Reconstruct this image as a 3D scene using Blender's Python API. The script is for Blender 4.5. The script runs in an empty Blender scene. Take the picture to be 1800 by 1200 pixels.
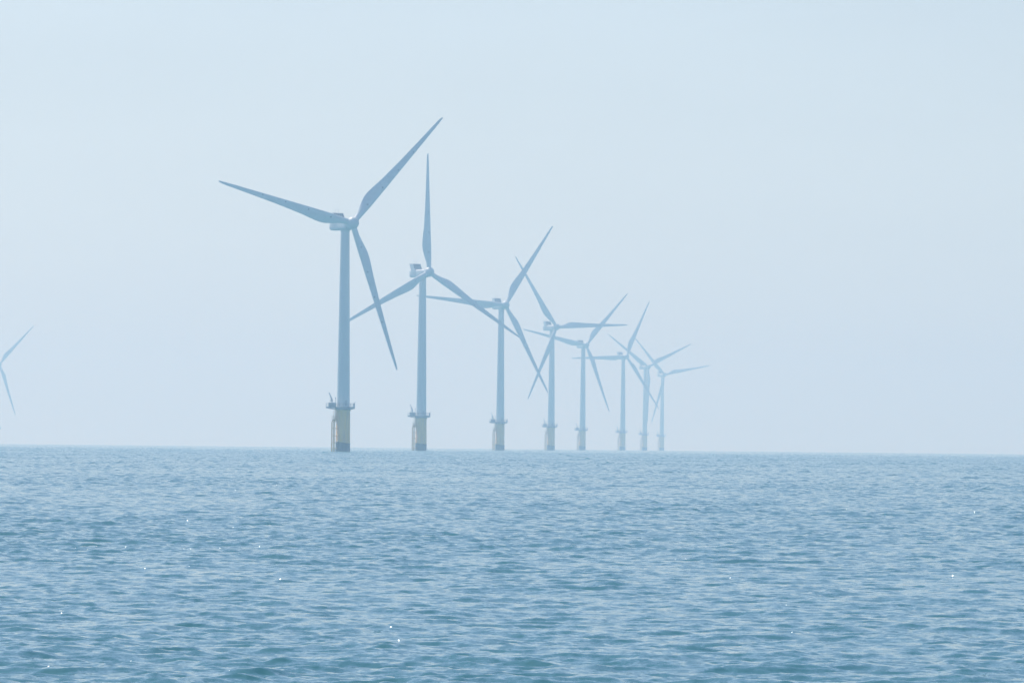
import bpy, math, random
import numpy as np
from mathutils import Vector, Matrix, Euler
random.seed(4); rng = np.random.default_rng(11)
R = math.radians
scene = bpy.context.scene
COL = scene.collection

# ------------------------------------------------------------------ camera
F = 12500.0                 # focal length in pixels of a 1800 px wide picture
RE = 7.4e6                  # earth radius with refraction
CAM_H = 3.45
cam = bpy.data.cameras.new("camera"); camo = bpy.data.objects.new("camera", cam); COL.objects.link(camo)
cam.sensor_width = 36; cam.lens = 36*F/1800; cam.clip_start = 0.5; cam.clip_end = 60000
ROLL = math.atan(18/1800); DIP = math.sqrt(2*CAM_H/RE)
PITCH = 189.3/F - DIP
camo.rotation_mode = 'QUATERNION'
camo.rotation_quaternion = (Matrix.Rotation(R(90)+PITCH, 3, 'X') @ Matrix.Rotation(ROLL, 3, 'Z')).to_quaternion()
camo.location = (0, 0, CAM_H)
scene.camera = camo

# ------------------------------------------------------------------ light
SKY_FLOOR = .06
SUN_EL, SUN_AZ = 53.0, -41.0          # azimuth from +Y, clockwise positive
w = bpy.data.worlds.new("World"); scene.world = w; w.use_nodes = True
nt = w.node_tree; nt.nodes.clear()
sky = nt.nodes.new('ShaderNodeTexSky'); sky.sky_type = 'NISHITA'; sky.sun_disc = False
sky.sun_elevation = R(SUN_EL); sky.sun_rotation = R(SUN_AZ)
sky.air_density = 1.0; sky.dust_density = 1.0; sky.ozone_density = 2.5
tint = nt.nodes.new('ShaderNodeMix'); tint.data_type = 'RGBA'; tint.blend_type = 'MULTIPLY'
tint.inputs[0].default_value = 1.0; tint.inputs[7].default_value = (.972, .950, 1.01, 1)
bg = nt.nodes.new('ShaderNodeBackground'); bg.inputs[1].default_value = 0.10
out = nt.nodes.new('ShaderNodeOutputWorld')
# a hazy day: the low band of sky is as even as the air a few degrees up
tcw = nt.nodes.new('ShaderNodeTexCoord'); sx = nt.nodes.new('ShaderNodeSeparateXYZ'); cx = nt.nodes.new('ShaderNodeCombineXYZ')
ma = nt.nodes.new('ShaderNodeMath'); ma.operation = 'SMOOTH_MAX'; ma.inputs[1].default_value = SKY_FLOOR; ma.inputs[2].default_value = .12
nt.links.new(tcw.outputs['Generated'], sx.inputs[0]); nt.links.new(sx.outputs[2], ma.inputs[0])
nt.links.new(sx.outputs[0], cx.inputs[0]); nt.links.new(sx.outputs[1], cx.inputs[1]); nt.links.new(ma.outputs[0], cx.inputs[2])
nt.links.new(cx.outputs[0], sky.inputs[0])
nt.links.new(sky.outputs[0], tint.inputs[6]); mpw = nt.nodes.new('ShaderNodeMapping'); mpw.inputs['Scale'].default_value = (9, 9, 42); mpw.inputs['Rotation'].default_value = (.0, .06, 0)
nzw = nt.nodes.new('ShaderNodeTexNoise'); nzw.inputs['Scale'].default_value = 1.0; nzw.inputs['Detail'].default_value = 4; nzw.inputs['Roughness'].default_value = .5
mrw = nt.nodes.new('ShaderNodeMapRange'); mrw.inputs['From Min'].default_value = .3; mrw.inputs['From Max'].default_value = .7
mrw.inputs['To Min'].default_value = .975; mrw.inputs['To Max'].default_value = 1.025
scl = nt.nodes.new('ShaderNodeVectorMath'); scl.operation = 'SCALE'
nt.links.new(tcw.outputs['Generated'], mpw.inputs[0]); nt.links.new(mpw.outputs[0], nzw.inputs[0]); nt.links.new(nzw.outputs[0], mrw.inputs[0])
nt.links.new(tint.outputs[2], scl.inputs[0]); nt.links.new(mrw.outputs[0], scl.inputs['Scale']); nt.links.new(scl.outputs[0], bg.inputs[0]); nt.links.new(bg.outputs[0], out.inputs[0])
sl = bpy.data.lights.new("sun", 'SUN'); sl.energy = 3.0; sl.angle = R(0.5); sl.color = (.96, 1.0, .975)
so = bpy.data.objects.new("sun", sl); COL.objects.link(so)
sd = Vector((math.sin(R(SUN_AZ))*math.cos(R(SUN_EL)), math.cos(R(SUN_AZ))*math.cos(R(SUN_EL)), math.sin(R(SUN_EL))))
so.rotation_euler = sd.to_track_quat('Z', 'Y').to_euler(); so.location = sd*300
vs = scene.view_settings
vs.view_transform = 'Standard'; vs.look = 'None'; vs.gamma = 1; vs.use_curve_mapping = False
vs.exposure = 0.36
cy = scene.cycles
cy.use_denoising = True; cy.denoiser = 'OPENIMAGEDENOISE'
cy.max_bounces = 6; cy.volume_bounces = 1; cy.caustics_reflective = False

# ------------------------------------------------------------------ materials
def mat(name, color, rough=.5, spec=.5, noise=None):
    m = bpy.data.materials.new(name); m.use_nodes = True
    n = m.node_tree.nodes; l = m.node_tree.links; b = n['Principled BSDF']
    b.inputs['Base Color'].default_value = (*color, 1); b.inputs['Roughness'].default_value = rough
    b.inputs['Specular IOR Level'].default_value = spec
    if noise:
        scale, c2, stretch = noise
        tc = n.new('ShaderNodeTexCoord'); mp = n.new('ShaderNodeMapping'); mp.inputs['Scale'].default_value = stretch
        no = n.new('ShaderNodeTexNoise'); no.inputs['Scale'].default_value = scale; no.inputs['Detail'].default_value = 6
        cr = n.new('ShaderNodeValToRGB'); cr.color_ramp.elements[0].position = .38; cr.color_ramp.elements[1].position = .68
        cr.color_ramp.elements[0].color = (*color, 1); cr.color_ramp.elements[1].color = (*c2, 1)
        l.new(tc.outputs['Object'], mp.inputs[0]); l.new(mp.outputs[0], no.inputs[0])
        l.new(no.outputs[0], cr.inputs[0]); l.new(cr.outputs[0], b.inputs['Base Color'])
    return m
WHITE = (.72, .74, .75)
M_tower = mat('tower_paint', WHITE, .38, .5, (.6, (.66, .68, .685), (1, 1, .12)))
M_nac = mat('nacelle_gelcoat', (.68, .70, .71), .42, .5, (.8, (.68, .7, .71), (1, 1, 1)))
M_rad = mat('radiator_grille', (.12, .14, .15), .55, .4, (3, (.18, .2, .21), (8, 1, .2)))
M_yel = mat('yellow_paint', (.90, .56, .12), .4, .45, (1.5, (.68, .43, .17), (1, 1, .12)))
M_pile = mat('wet_pile', (.07, .085, .08), .45, .5, (1.5, (.12, .125, .1), (1, 1, .5)))
M_steel = mat('galvanised_steel', (.38, .40, .41), .45, .5, (2, (.30, .32, .33), (1, 1, 1)))
M_cab = mat('grey_cabinet', (.50, .53, .55), .5, .4, (1.2, (.36, .38, .4), (1, 1, 1)))
M_dark = mat('dark_steel', (.10, .11, .12), .5)
def blade_mat():
    m = mat('blade_gelcoat', (.72, .74, .75), .32, .5); n = m.node_tree.nodes; l = m.node_tree.links; b = n['Principled BSDF']
    tc = n.new('ShaderNodeTexCoord'); sep = n.new('ShaderNodeSeparateXYZ'); l.new(tc.outputs['Object'], sep.inputs[0])
    prev = None
    for x, z in ((-.35, 8.9), (-.15, 17.8), (0.0, 26.9), (0, 36)):       # lightning receptor discs
        v = n.new('ShaderNodeCombineXYZ'); l.new(sep.outputs[0], v.inputs[0]); l.new(sep.outputs[2], v.inputs[2])
        d = n.new('ShaderNodeVectorMath'); d.operation = 'DISTANCE'; d.inputs[1].default_value = (x, 0, z); l.new(v.outputs[0], d.inputs[0])
        k = n.new('ShaderNodeMath'); k.operation = 'LESS_THAN'; k.inputs[1].default_value = .26; l.new(d.outputs['Value'], k.inputs[0])
        if prev is None: prev = k
        else:
            a = n.new('ShaderNodeMath'); a.operation = 'MAXIMUM'; l.new(prev.outputs[0], a.inputs[0]); l.new(k.outputs[0], a.inputs[1]); prev = a
    no = n.new('ShaderNodeTexNoise'); no.inputs['Scale'].default_value = .7; no.inputs['Detail'].default_value = 5; l.new(tc.outputs['Object'], no.inputs[0])
    cr = n.new('ShaderNodeValToRGB'); cr.color_ramp.elements[0].color = (.73, .75, .76, 1); cr.color_ramp.elements[1].color = (.65, .67, .68, 1)
    cr.color_ramp.elements[0].position = .4; cr.color_ramp.elements[1].position = .7; l.new(no.outputs[0], cr.inputs[0])
    mx = n.new('ShaderNodeMix'); mx.data_type = 'RGBA'; l.new(prev.outputs[0], mx.inputs[0]); l.new(cr.outputs[0], mx.inputs[6])
    mx.inputs[7].default_value = (.2, .21, .22, 1); l.new(mx.outputs[2], b.inputs['Base Color'])
    return m
M_blade = blade_mat()

# ------------------------------------------------------------------ mesh helpers
class MB:
    def __init__(s): s.v = []; s.f = []
    def add(s, vs_, fs):
        o = len(s.v); s.v += [tuple(p) for p in vs_]; s.f += [tuple(i+o for i in f) for f in fs]
    def box(s, x0, x1, y0, y1, z0, z1):
        s.add([(x, y, z) for z in (z0, z1) for y in (y0, y1) for x in (x0, x1)],
              [(0, 2, 3, 1), (4, 5, 7, 6), (0, 1, 5, 4), (2, 6, 7, 3), (0, 4, 6, 2), (1, 3, 7, 5)])
    def tube(s, pts, r, n=8):
        pts = [Vector(p) for p in pts]; rs = r if isinstance(r, (list, tuple)) else [r]*len(pts); o = []
        ref = None
        for i, p in enumerate(pts):
            d = (pts[min(i+1, len(pts)-1)]-pts[max(i-1, 0)]).normalized()
            a = Vector((0, 0, 1)) if abs(d.z) < .9 else Vector((1, 0, 0))
            u = d.cross(a).normalized(); v = d.cross(u)
            o += [p+rs[i]*(math.cos(2*math.pi*k/n)*u+math.sin(2*math.pi*k/n)*v) for k in range(n)]
        fs = [(i*n+k, i*n+(k+1) % n, (i+1)*n+(k+1) % n, (i+1)*n+k) for i in range(len(pts)-1) for k in range(n)]
        fs += [tuple(range(n))[::-1], tuple(range((len(pts)-1)*n, len(pts)*n))]
        s.add(o, fs)
    def lathe(s, prof, n=48):
        """prof: (radius, z), closed at both ends"""
        vs_ = [(r*math.cos(2*math.pi*k/n), r*math.sin(2*math.pi*k/n), z) for r, z in prof for k in range(n)]
        m = len(prof)
        fs = [(i*n+k, i*n+(k+1) % n, (i+1)*n+(k+1) % n, (i+1)*n+k) for i in range(m-1) for k in range(n)]
        fs += [tuple(range(n))[::-1], tuple(range((m-1)*n, m*n))]
        s.add(vs_, fs)
    def prism(s, poly, z0, z1):
        n = len(poly)
        s.add([(x, y, z) for z in (z0, z1) for x, y in poly],
              [tuple(range(n))[::-1], tuple(range(n, 2*n))]+[(k, (k+1) % n, n+(k+1) % n, n+k) for k in range(n)])
    def sections(s, secs):
        n = len(secs[0]); m = len(secs)
        s.add([p for q in secs for p in q], [(i*n+k, i*n+(k+1) % n, (i+1)*n+(k+1) % n, (i+1)*n+k) for i in range(m-1) for k in range(n)]
              + [tuple(range(n))[::-1], tuple(range((m-1)*n, m*n))])
    def build(s, name, m, parent=None, smooth=False, loc=(0, 0, 0), autosm=35):
        import bmesh
        me = bpy.data.meshes.new(name); me.from_pydata(s.v, [], s.f); me.materials.append(m)
        bm = bmesh.new(); bm.from_mesh(me); bmesh.ops.recalc_face_normals(bm, faces=bm.faces)
        if smooth:
            for f in bm.faces: f.smooth = True
            for e in bm.edges:
                if len(e.link_faces) == 2 and e.calc_face_angle(0) > R(autosm): e.smooth = False
        bm.to_mesh(me); bm.free()
        o = bpy.data.objects.new(name, me); COL.objects.link(o); o.parent = parent; o.location = loc
        return o

# ------------------------------------------------------------------ sea: one sheet following the earth's curve
def spectrum_tile(L, N, seed, wind=4.6, wdir=-1.45, lp=9.0, lmin=.45, hs=.34):
    """random sea from a directional spectrum on a periodic tile: height and horizontal displacement"""
    g = np.random.default_rng(seed)
    k1 = np.fft.fftfreq(N, L/N)*2*np.pi
    kx, ky = np.meshgrid(k1, k1, indexing='xy'); k = np.hypot(kx, ky); k[0, 0] = 1e9
    kp = 2*np.pi/lp
    P = np.exp(-.7*(kp/k)**2)/k**3.6
    cosd = (kx*math.cos(wdir)+ky*math.sin(wdir))/k
    P *= (.22+np.abs(cosd)**1.8)*np.where(cosd > 0, 1, .25)
    P *= (k < 2*np.pi/lmin); P[0, 0] = 0
    h = np.sqrt(P)*(g.normal(size=k.shape)+1j*g.normal(size=k.shape)); h[0, 0] = 0
    H = np.fft.ifft2(h); s = hs/4/H.real.std(); 
    DX = np.fft.ifft2(1j*kx/k*h).real*s; DY = np.fft.ifft2(1j*ky/k*h).real*s
    return H.real*s, DX, DY
def sample(tile, L, x, y):
    N = tile[0].shape[0]; u = (x/L*N) % N; v = (y/L*N) % N
    i = np.floor(u).astype(int); j = np.floor(v).astype(int); fu = u-i; fv = v-j
    i %= N; j %= N; i2 = (i+1) % N; j2 = (j+1) % N
    return [t[j, i]*(1-fu)*(1-fv)+t[j, i2]*fu*(1-fv)+t[j2, i]*(1-fu)*fv+t[j2, i2]*fu*fv for t in tile]
def build_sea():
    fine = np.linspace(R(-6.0), R(6.0), 800)
    coarse = np.linspace(R(6.0), R(354.0), 118)[1:-1]
    th = np.concatenate([fine, coarse])
    r0 = np.geomspace(1.0, 76, 60)[:-1]
    rr = [76.0]
    while rr[-1] < 12000:
        d = rr[-1]; rr.append(d+(min(.085*d/75, 1.0) if d < 2600 else (min(1.05+(d-2600)/800, 3.0) if d < 7600 else 40)))
    rr = np.concatenate([r0, rr])
    T, D = np.meshgrid(th, rr, indexing='xy')
    X = (D*np.sin(T)).ravel(); Y = (D*np.cos(T)).ravel()
    LA, LB = 173.0, 67.3
    A = spectrum_tile(LA, 1024, 1, lp=5.5, hs=.17, lmin=.5, wdir=-1.75); B = spectrum_tile(LB, 1024, 2, lp=1.8, lmin=.15, wdir=-1.3, hs=.115)
    ca, sa = math.cos(.16), math.sin(.16)
    hA, xA, yA = sample(A, LA, X, Y)
    hB, xB, yB = sample(B, LB, X*ca-Y*sa, X*sa+Y*ca)
    xB, yB = xB*ca+yB*sa, -xB*sa+yB*ca
    # slow variation of the sea state (gusts)
    g = 1+.2*np.sin(X/17+.7*np.sin(Y/61))*np.sin(Y/47+1.3*np.sin(X/23))+.17*np.sin(X/5.3+2*np.sin(Y/29))*np.sin(Y/19+1.1*np.sin(X/7.7))
    dist = np.hypot(X, Y); g *= .68+.72*np.clip((dist-130)/1200, 0, 1)**.8     # fresher breeze farther out
    h = (hA+hB)*g
    chop = 1.15
    X2 = X+chop*(xA+xB)*g; Y2 = Y+chop*(yA+yB)*g
    Z = h-(X*X+Y*Y)/(2*RE)
    co = np.stack([X2, Y2, Z], 1)
    nr, nc = D.shape
    idx = np.arange(nr*nc).reshape(nr, nc); nxt = np.roll(idx, -1, axis=1)
    q = np.stack([idx[:-1], nxt[:-1], nxt[1:], idx[1:]], -1).reshape(-1, 4)[:, ::-1]
    co = np.vstack([co, [[0, 0, 0]]]); c0 = nr*nc
    tri = np.stack([idx[0], np.full(nc, c0), nxt[0]], 1)[:, ::-1]
    me = bpy.data.meshes.new('sea')
    nv = len(co); nq = len(q); ntri = len(tri)
    me.vertices.add(nv); me.vertices.foreach_set('co', co.astype(np.float32).ravel())
    me.loops.add(nq*4+ntri*3); me.loops.foreach_set('vertex_index', np.concatenate([q.ravel(), tri.ravel()]).astype(np.int32))
    me.polygons.add(nq+ntri)
    me.polygons.foreach_set('loop_start', np.concatenate([np.arange(nq)*4, nq*4+np.arange(ntri)*3]).astype(np.int32))
    me.polygons.foreach_set('use_smooth', np.ones(nq+ntri, bool))
    me.update(calc_edges=True); me.validate()
    o = bpy.data.objects.new('sea', me); COL.objects.link(o)
    o['label'] = 'rippled blue grey sea with small waves reaching to the hazy horizon'; o['category'] = 'sea'; o['kind'] = 'structure'
    m = bpy.data.materials.new('sea_water'); m.use_nodes = True; n = m.node_tree.nodes; l = m.node_tree.links; b = n['Principled BSDF']
    b.inputs['Base Color'].default_value = SEA_COL; b.inputs['Roughness'].default_value = SEA_ROUGH; b.inputs['IOR'].default_value = 1.333
    tc = n.new('ShaderNodeTexCoord'); geo = n.new('ShaderNodeNewGeometry')
    last = geo.outputs['Normal']
    for sc, st, amp, det in ((1.4, (1, .8, 1), .22, 4), (5.5, (1, .8, 1), .13, 3), (17, (1, .8, 1), .10, 2)):
        mp = n.new('ShaderNodeMapping'); mp.inputs['Scale'].default_value = st; mp.inputs['Rotation'].default_value = (0, 0, .2)
        no = n.new('ShaderNodeTexNoise'); no.inputs['Scale'].default_value = sc; no.inputs['Detail'].default_value = det
        sub = n.new('ShaderNodeVectorMath'); sub.operation = 'SUBTRACT'; sub.inputs[1].default_value = (.5, .5, .5)
        mul = n.new('ShaderNodeVectorMath'); mul.operation = 'MULTIPLY'; mul.inputs[1].default_value = (amp*SEA_RIP, amp*SEA_RIP, 0)
        add = n.new('ShaderNodeVectorMath'); add.operation = 'ADD'
        l.new(tc.outputs['Object'], mp.inputs[0]); l.new(mp.outputs[0], no.inputs[0]); l.new(no.outputs['Color'], sub.inputs[0])
        l.new(sub.outputs[0], mul.inputs[0]); l.new(mul.outputs[0], add.inputs[0]); l.new(last, add.inputs[1]); last = add.outputs[0]
    nz = n.new('ShaderNodeVectorMath'); nz.operation = 'NORMALIZE'; l.new(last, nz.inputs[0]); l.new(nz.outputs[0], b.inputs['Normal'])
    me.materials.append(m)
    # sparse added sun glints: little white facets aimed to mirror the sun at the camera
    fr = random.Random(23); fb = MB(); P3 = co[:-1].reshape(nr, nc, 3); hh = h.reshape(nr, nc); made = 0
    hv = (Vector((0, -1, .02))+sd).normalized()
    while made < 46:
        d = fr.uniform(100, 230) if fr.random() < .55 else fr.uniform(180, 640)
        i = int(np.searchsorted(rr, d)); j = 400+int(fr.uniform(-265, 265) if fr.random() < .65 else fr.uniform(-265, -120))
        if hh[i, j] < .04: continue
        made += 1
        for q in range(fr.choice((1, 1, 1, 2, 4))):
            k = j+(0 if q == 0 else fr.randint(-9, 9)); ii = i+(0 if q == 0 else fr.randint(-2, 2))
            p = Vector(P3[ii, k]); a = fr.uniform(.007, .016)*(1 if q == 0 else .7)*(d/120)**.45; n_ = 7; t0 = fr.random()*6
            nn = (hv+Vector((fr.uniform(-.08, .08), fr.uniform(-.08, .08), fr.uniform(-.05, .05)))).normalized()
            u = nn.orthogonal().normalized(); v = nn.cross(u); c_ = p+Vector((0, 0, a*.5))
            rim = [c_+a*fr.uniform(.75, 1.2)*(math.cos(t0+6.283*e/n_)*u+math.sin(t0+6.283*e/n_)*v) for e in range(n_)]
            fb.add(rim+[x-nn*a*.7 for x in rim], [(e, (e+1) % n_, n_+(e+1) % n_, n_+e) for e in range(n_)]+[tuple(range(n_, 2*n_)), tuple(range(n_))[::-1]])
    fo = fb.build('glint_facets', mat('glint', (.93, .95, .95), .3, .5))  # near-white base colour puts part of the sun sparkle into the facets
    fo['label'] = 'tiny white facets added as sun glints, scattered on wave crests'; fo['category'] = 'glint'; fo['kind'] = 'stuff'
SEA_COL = (.035, .17, .188, 1); SEA_ROUGH = .07; SEA_RIP = 2.05
build_sea()

# ------------------------------------------------------------------ one wind turbine
HUB_H = 80.4; TOP = 78.0; DECK = 15.7; OVER = 5.6
def interp(tab, x):
    xs = [a for a, _ in tab]; ys = [b for _, b in tab]
    return float(np.interp(x, xs, ys))
def smooth_tab(tab, x, w_=1.2):
    return sum(interp(tab, x+d)*k for d, k in ((-w_, .25), (0, .5), (w_, .25)))
CH = [(0, 2.0), (2.2, 2.0), (4, 2.15), (7, 3.15), (10.5, 4.15), (12.5, 4.2), (15, 3.95), (20, 3.25), (30, 2.35), (40, 1.68), (48, 1.2), (51.5, .88), (53, .62), (53.5, .35), (60, .1)]
LE = [(0, 1.0), (2.2, 1.0), (10, 1.12), (20, .95), (30, .72), (40, .48), (48, .3), (53.5, .02), (60, .0)]
THK = [(0, 1.0), (2.2, 1.0), (5, .78), (8, .48), (12, .34), (20, .25), (35, .2), (53.5, .16), (60, .16)]
TW = [(0, 16), (6, 15), (12, 10.5), (20, 6), (30, 2.5), (40, .5), (53.5, -1), (60, -1)]
def blade_mb(pitch=3.0):
    secs = []
    zs = list(np.linspace(1.3, 20, 30))+list(np.linspace(21, 50, 24))+[51, 51.8, 52.5, 53, 53.3, 53.5]
    for z in zs:
        sm = (lambda t: smooth_tab(t, z)) if 2.4 < z < 50 else (lambda t: interp(t, z))
        c, le, tk, tw = sm(CH), sm(LE), sm(THK), R(sm(TW)+pitch)
        circ = max(0.0, min(1.0, (9.5-z)/7.0)); circ = circ*circ*(3-2*circ)
        pts = []; n = 28
        for k in range(n):
            a = 2*math.pi*k/n
            s_ = .5*(1+math.cos(a))                      # 1 at leading edge, 0 at trailing edge
            x = le-c*(1-s_)
            q = 1-s_
            foil = tk*c*(1.4845*math.sqrt(max(q, 0))-.63*q-1.758*q*q+1.4215*q**3-.5075*q**4)*(1 if math.sin(a) >= 0 else -.75)
            if abs(math.sin(a)) < 1e-6: foil = 0
            cy_ = tk*c*.5*math.sin(a)
            y = circ*cy_+(1-circ)*foil
            # local frame: rotor front is -Y, leading edge +X; LE turned towards the wind
            X = x*math.cos(tw)+y*math.sin(tw); Y = -x*math.sin(tw)+y*math.cos(tw)
            pts.append((X, Y-.0004*z*z*.6, z))
        secs.append(pts)
    m = MB(); m.sections(secs); return m

def children(o): return [c for c in bpy.data.objects if c.parent == o]

def make_turbine():
    root = bpy.data.objects.new('wind_turbine', None); COL.objects.link(root)
    m = MB(); m.lathe([(2.56, -5), (2.56, 3.4), (2.5, 3.45)], 56); m.v = [(x, y, z-.14*x+.1*y if z > 0 else z) for x, y, z in m.v]; m.build('monopile', M_pile, root, True)
    m = MB(); m.lathe([(2.53, 1.5), (2.53, 5.5), (2.49, 5.6), (2.46, 14.3), (2.62, 14.5), (2.62, 14.75), (2.46, 14.95), (2.46, 15.3)], 56)
    m.build('transition_piece', M_yel, root, True)
    prof = [(2.3, 15.3), (2.42, 15.31), (2.42, 15.55), (2.3, 15.56)]
    for z in np.linspace(16, TOP-.5, 26): 
        t = (z-15.5)/(TOP-15.5); prof.append((2.3-.72*t**1.05, float(z)))
    prof += [(1.58, TOP-.48), (1.72, TOP-.3), (1.72, TOP+.1)]
    m = MB(); m.lathe(prof, 56); tw = m.build('tower', M_tower, root, True)
    m = MB()                                     # door on the near side and its steps
    for k in range(6):
        a0 = R(-75+k*3.2); a1 = R(-75+(k+1)*3.2)
        p = [(2.33*math.cos(a0), 2.33*math.sin(a0)), (2.33*math.cos(a1), 2.33*math.sin(a1)), (2.2*math.cos(a1), 2.2*math.sin(a1)), (2.2*math.cos(a0), 2.2*math.sin(a0))]
        m.prism(p, 16.1, 18.1)
    m.build('door', M_cab, tw)
    # platform: round deck with a lay-down area to the left
    poly = [(4.15*math.cos(R(a)), 4.15*math.sin(R(a))) for a in range(-130, 131, 20)]
    poly = [(-2.8, -3.3)]+poly[0:] + [(-2.8, 3.3), (-5.2, 2.6), (-6.1, 1.8), (-6.1, -1.7), (-5.2, -2.6)]
    # order the outline counter-clockwise
    poly = sorted(set(poly), key=lambda p: math.atan2(p[1], p[0]+.5))
    pf = MB(); pf.prism(poly, DECK-.42, DECK)
    pf.lathe([(2.47, DECK-1.25), (2.6, DECK-1.0), (2.9, DECK-.425), (2.47, DECK-.424)], 40)
    for a in range(0, 360, 30):
        x, y = math.cos(R(a)), math.sin(R(a)); L = 5.3 if 150 <= a <= 210 else 3.9
        pf.tube([(2.4*x, 2.4*y, DECK-.85), (L*x, L*y, DECK-.5)], .11, 6)
    plat = pf.build('platform', M_steel, root)
    rl = MB(); n = len(poly)
    for i in range(n):
        a, b = Vector((*poly[i], 0)), Vector((*poly[(i+1) % n], 0)); L = (b-a).length
        ins = lambda p: p*(1-.06/p.length)
        a, b = ins(a), ins(b)
        k = max(1, round(L/1.1))
        for j in range(k):
            p = a.lerp(b, j/k); rl.tube([(p.x, p.y, DECK), (p.x, p.y, DECK+1.3)], .075, 5)
        for z, r in ((1.28, .075), (.68, .05)): rl.tube([(a.x, a.y, DECK+z), (b.x, b.y, DECK+z)], r, 5)
        rl.tube([(a.x, a.y, DECK+.09), (b.x, b.y, DECK+.09)], .07, 4)
    rl.build('railing', M_steel, plat)
    c = MB(); c.box(-5.15, -2.75, -2.3, -.5, DECK+.12, DECK+1.5); c.box(-5.22, -2.68, -2.37, -.43, DECK+1.5, DECK+1.6)
    c.box(-5.05, -4.85, -2.2, -.6, DECK, DECK+.12); c.box(-3.05, -2.85, -2.2, -.6, DECK, DECK+.12)
    for x in (-4.55, -3.95, -3.35): c.box(x-.02, x+.02, -2.325, -2.3, DECK+.2, DECK+1.42)
    c.build('cabinet', M_cab, plat)
    c = MB(); c.tube([(-2.75, -2.6, DECK), (-2.75, -2.6, DECK+3.0)], .075, 8); c.lathe([(.01, 0), (.2, .02), (.2, .3), (.12, .42), (.01, .45)], 10)
    # move lamp to post head
    c.v[-50:] = [(x-2.75, y-2.6, z+DECK+2.95) for x, y, z in c.v[-50:]]
    c.build('navigation_lamp', M_steel, plat, True)
    c = MB(); c.tube([(3.8, -.9, DECK), (3.8, -.9, DECK+1.35)], [.3, .26], 8); c.tube([(3.8, -.9, DECK+1.3), (4.0, -.9, DECK+1.6), (4.45, -.9, DECK+1.85)], [.13, .1, .06], 6)
    c.box(3.45, 4.0, -1.25, -.55, DECK+.02, DECK+.5)
    c.build('fog_horn', M_cab, plat, True)
    c = MB(); c.tube([(-1.55, -2.75, DECK), (-1.45, -2.75, DECK+1.4), (-1.05, -2.75, DECK+2.3)], [.1, .1, .12], 6)
    c.tube([(-1.45, -2.75, DECK+1.4), (-.95, -2.75, DECK+1.5)], .07, 6); c.tube([(-1.05, -2.75, DECK+2.3), (-.9, -2.75, DECK+2.35)], .2, 8)
    c.build('floodlight', M_nac, plat, True)
    # service crane
    c = MB(); c.tube([(-4.0, -.1, DECK), (-4.0, -.1, DECK+2.15)], [.26, .2], 10); c.tube([(-4.0, -.1, DECK+2.0), (-4.0, -.1, DECK+2.6)], .38, 10)
    c.box(-4.75, -3.75, -.4, .2, DECK+2.02, DECK+2.3)
    cr = c.build('service_crane', M_cab, root, True)
    c = MB(); c.tube([(-3.95, -.1, DECK+2.25), (-4.25, -.1, DECK+3.3), (-4.95, -.1, DECK+4.85)], [.33, .22, .13], 8)
    c.tube([(-4.95, -.1, DECK+4.75), (-5.03, -.1, DECK+5.05)], .22, 8); c.tube([(-4.55, -.1, DECK+2.35), (-4.62, -.1, DECK+4.0)], .05, 5)
    c.build('boom', M_cab, cr, True)
    # boat landing on the left, turned a little towards the viewer
    th = R(180+25); rd = Vector((math.cos(th), math.sin(th), 0)); pd = Vector((-rd.y, rd.x, 0)); up = Vector((0, 0, 1))
    blo = None
    for z in (-.6, 1.1, 3.2, 5.6, 8.2, 10.6):
        bl = MB(); bl.tube([rd*2.3+pd*-.55+up*z, rd*3.95+pd*-.8+up*z, rd*3.95+pd*.8+up*z, rd*2.3+pd*.55+up*z], .13, 8)
        if blo is None: blo = bl.build('boat_landing', M_yel, root, True)
        else: bl.build('brace', M_yel, blo, True)
    for s in (-1, 1):
        f = MB(); p = rd*3.95+pd*s*.8
        f.tube([p+up*-2.5, p+up*10.5, p+up*10.95-rd*.2, p+up*11.15-rd*.75, rd*2.4+pd*s*.7+up*11.2], .24, 10)
        f.build('fender_tube', M_yel, blo, True)
    ld = MB()
    for s in (-1, 1): ld.tube([rd*3.3+pd*s*.3+up*-1.2, rd*3.3+pd*s*.3+up*12.3], .075, 6)
    for k in range(44): ld.tube([rd*3.3-pd*.3+up*(-1+k*.3), rd*3.3+pd*.3+up*(-1+k*.3)], .035, 4)
    ld.build('ladder', M_yel, root)
    rp = MB(); rp.add([rd*a+pd*b+up*z for z in (11.28, 11.45) for a, b in ((2.45, -.95), (4.05, -.95), (4.05, .95), (2.45, .95))],
                      [(3, 2, 1, 0), (4, 5, 6, 7), (0, 1, 5, 4), (1, 2, 6, 5), (2, 3, 7, 6), (3, 0, 4, 7)])
    rpo = rp.build('rest_platform', M_yel, root)
    rr = MB(); cs = [rd*2.6-pd*.9, rd*4.0-pd*.9, rd*4.0+pd*.9, rd*2.6+pd*.9]
    for a, b in zip(cs[:-1], cs[1:]):
        for z in (12.0, 12.6): rr.tube([a+up*z, b+up*z], .05, 5)
        for t in (0, .5, 1): q = a.lerp(b, t); rr.tube([q+up*11.45, q+up*12.62], .05, 5)
    rr.build('railing', M_yel, rpo)
    ul = MB(); 
    for s in (-1, 1): ul.tube([rd*2.95+pd*s*.3+up*11.4, rd*2.95+pd*s*.3+up*(DECK+1.1)], .09, 6)
    for k in range(14): ul.tube([rd*2.95-pd*.3+up*(11.6+k*.3), rd*2.95+pd*.3+up*(11.6+k*.3)], .03, 4)
    ul.tube([rd*3.7+up*12.7, rd*3.7+up*14.5], .06, 5)
    for z in (12.7, 13.3, 13.9, 14.5): ul.tube([rd*2.95+pd*.3+up*z]+[rd*(2.95+.75*math.sin(a))+pd*(.3*math.cos(a))*1.1+up*z for a in (.5, 1.1, 1.57, 2.1, 2.6)]+[rd*2.95-pd*.3+up*z], .065, 5)
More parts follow.
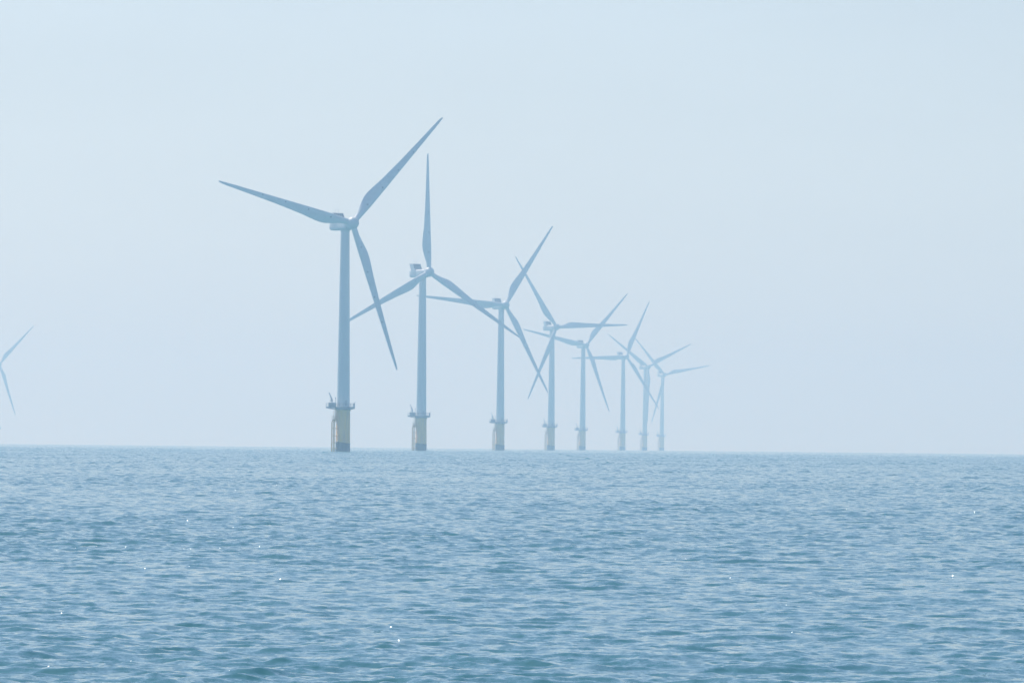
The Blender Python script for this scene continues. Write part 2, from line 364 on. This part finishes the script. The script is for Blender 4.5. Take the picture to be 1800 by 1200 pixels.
    ul.build('ladder', M_yel, root)
    # nacelle: local -Y is the rotor side, origin on the tower axis at hub height
    secs = []
    for y, sc_, dz in ((-3.55, .80, .0), (-3.35, .9, 0), (-2.9, .97, 0), (-2, 1, 0), (2, 1, 0), (6.5, 1, 0), (7.8, .985, 0), (8.5, .95, 0), (8.9, .88, 0), (9.1, .76, 0)):
        pts = []
        for k in range(40):
            a = 2*math.pi*k/40; e = .5
            cx_ = math.copysign(abs(math.cos(a))**e, math.cos(a)); sz_ = math.copysign(abs(math.sin(a))**e, math.sin(a))
            pts.append((1.88*sc_*cx_, y, -.57+1.83*sz_*sc_))
        secs.append(pts)
    m = MB(); m.sections(secs)
    nac = m.build('nacelle', M_nac, root, True, (0, 0, HUB_H), 50)
    m = MB()
    for s in (-1, 1):                       # slanted side fins of the cooler, hugging the nacelle sides
        x0, x1 = (1.89, 2.05) if s > 0 else (-2.05, -1.89)
        q = [(2.7, -.25), (6.4, -.25), (8.2, 3.8), (5.45, 3.85)]
        m.add([(x, y, z) for x in (x0, x1) for y, z in q], [(0, 1, 2, 3), (7, 6, 5, 4), (0, 4, 5, 1), (1, 5, 6, 2), (2, 6, 7, 3), (3, 7, 4, 0)])
    m.add([(x, y, z) for x in (-1.888, 1.888) for y, z in ((5.6, 3.66), (8.1, 3.62), (8.17, 3.77), (5.55, 3.81))], [(0, 1, 2, 3), (7, 6, 5, 4), (0, 4, 5, 1), (1, 5, 6, 2), (2, 6, 7, 3), (3, 7, 4, 0)])
    for x in (-1.13, -.38, .38, 1.13):     # mullions in front of the radiator
        m.add([(xx, y, z) for xx in (x-.05, x+.05) for y, z in ((3.62, 1.2), (3.76, 1.2), (5.52, 3.64), (5.38, 3.64))], [(0, 1, 2, 3), (7, 6, 5, 4), (0, 4, 5, 1), (1, 5, 6, 2), (2, 6, 7, 3), (3, 7, 4, 0)])
    m.build('cooler', M_nac, nac)
    m = MB(); m.add([(x, y, z) for x in (-1.885, 1.885) for y, z in ((3.78, 1.15), (4.1, 1.15), (5.85, 3.655), (5.54, 3.655))], [(0, 1, 2, 3), (7, 6, 5, 4), (0, 4, 5, 1), (1, 5, 6, 2), (2, 6, 7, 3), (3, 7, 4, 0)])
    m.build('radiator', M_rad, nac)
    for x in (-.65, .55):
        m = MB(); m.tube([(x, 6.4, 3.75), (x, 6.4, 5.15)], [.06, .045], 6); m.tube([(x, 6.4, 5.0), (x, 6.4, 5.22)], .09, 6)
        m.build('antenna', M_steel, nac)
    # hub with spinner: lathe about Z then laid on -Y
    prof = [(1.45, -2.05), (1.75, -1.95), (1.95, -1.5), (2.12, -.8), (2.2, 0), (2.15, .6), (2.0, 1.15), (1.7, 1.7), (1.25, 2.12), (.7, 2.36), (.25, 2.44), (.02, 2.45)]
    m = MB(); m.lathe(prof, 48); m.v = [(x, -z, y) for x, y, z in m.v]
    hub = m.build('hub', M_nac, root, True, (0, 0, HUB_H), 60)
    hub.rotation_mode = 'YXZ'
    bm_ = blade_mb(); b0 = None
    for k in range(3):
        b = bm_.build('blade', M_blade, hub, True, autosm=50) if b0 is None else b0.copy()
        if b0 is None: b0 = b
        else: COL.objects.link(b)
        b.rotation_euler = (0, k*2*math.pi/3, 0); b.scale = (1, 1, 1.009)
    # blade root collars are part of the spinner
    return root

def copy_tree(o, parent=None):
    c = o.copy(); COL.objects.link(c); c.parent = parent
    for ch in KIDS.get(o.name, []): copy_tree(ch, c)
    return c

proto = make_turbine()
KIDS = {}
for o in bpy.data.objects:
    if o.parent: KIDS.setdefault(o.parent.name, []).append(o)

def ray_az(px, py):                       # azimuth of a photograph pixel
    d = camo.rotation_quaternion.to_matrix() @ Vector(((px-900)/F, -(py-600)/F, -1)).normalized()
    return math.atan2(d.x, d.y)
# base x pixel, distance, yaw of rotor to line of sight, blade phase, label
TURB = [
 (602.6, 2507, 27.6, 44.6, 'nearest and largest wind turbine, one blade reaching far to the left'),
 (739.0, 3205, 31.0, 2.7, 'second largest wind turbine, just right of the nearest one, with one blade pointing straight up'),
 (877.8, 3934, 24.4, 34.7, 'mid sized wind turbine, third in the row, one blade pointing steeply up to the right'),
 (967.5, 4640, 31.0, 88.0, 'wind turbine fourth in the row, with one blade pointing level to the right'),
 (1022.7, 5437, 24.5, 42.3, 'wind turbine fifth in the row, one blade reaching left across the tower of the fourth'),
 (1093.3, 6085, 29.0, 27.7, 'pale wind turbine sixth in the row, with one blade pointing level to the left'),
 (1132.2, 6824, 31.0, 65.5, 'pale wind turbine seventh in the row, with one blade hanging straight down beside its tower'),
 (1162.3, 7504, 25.0, 79.5, 'farthest and faintest wind turbine, last of the row at the right'),
 (-6.0, 7160, 20.0, 44.1, 'lone distant wind turbine cut off by the left edge, only two blades showing'),
]
for i, (px, D, yaw, ph, lab) in enumerate(TURB):
    px += .8 if 0 < i < 8 else 0
    t = proto if i == 0 else copy_tree(proto)
    az = ray_az(px, 792)
    t.location = (D*math.sin(az), D*math.cos(az), -D*D/(2*RE))
    t.rotation_euler = (0, 0, -az)
    t['label'] = lab; t['category'] = 'wind turbine'; t['group'] = 'wind turbines standing in the sea'
    psi = R(yaw)
    for c in [o for o in bpy.data.objects if o.parent == t]:
        if c.name.startswith('nacelle'): c.rotation_euler = (0, 0, psi)
        if c.name.startswith('hub'):
            c.rotation_euler = (R(-7), R(ph), psi)
            c.location = (OVER*math.sin(psi), -OVER*math.cos(psi), HUB_H)

# ------------------------------------------------------------------ haze over the sea
HAZE_D = 2.35e-4; HAZE_C = (.54, .78, 1.0); HAZE_G = .3
hb = MB(); hb.box(-12300, 12300, -12300, 12300, -23.0, 142)
ho = hb.build('haze', bpy.data.materials.new('sea_haze'), None)
ho['label'] = 'pale blue haze hanging over the sea'; ho['category'] = 'haze'; ho['kind'] = 'stuff'
hm = ho.data.materials[0]; hm.use_nodes = True; hm.node_tree.nodes.clear()
pv = hm.node_tree.nodes.new('ShaderNodeVolumePrincipled'); oo = hm.node_tree.nodes.new('ShaderNodeOutputMaterial')
pv.inputs['Color'].default_value = (*HAZE_C, 1); pv.inputs['Density'].default_value = HAZE_D; pv.inputs['Absorption Color'].default_value = (1, 1, 1, 1); pv.inputs['Anisotropy'].default_value = HAZE_G
hm.node_tree.links.new(pv.outputs[0], oo.inputs['Volume'])
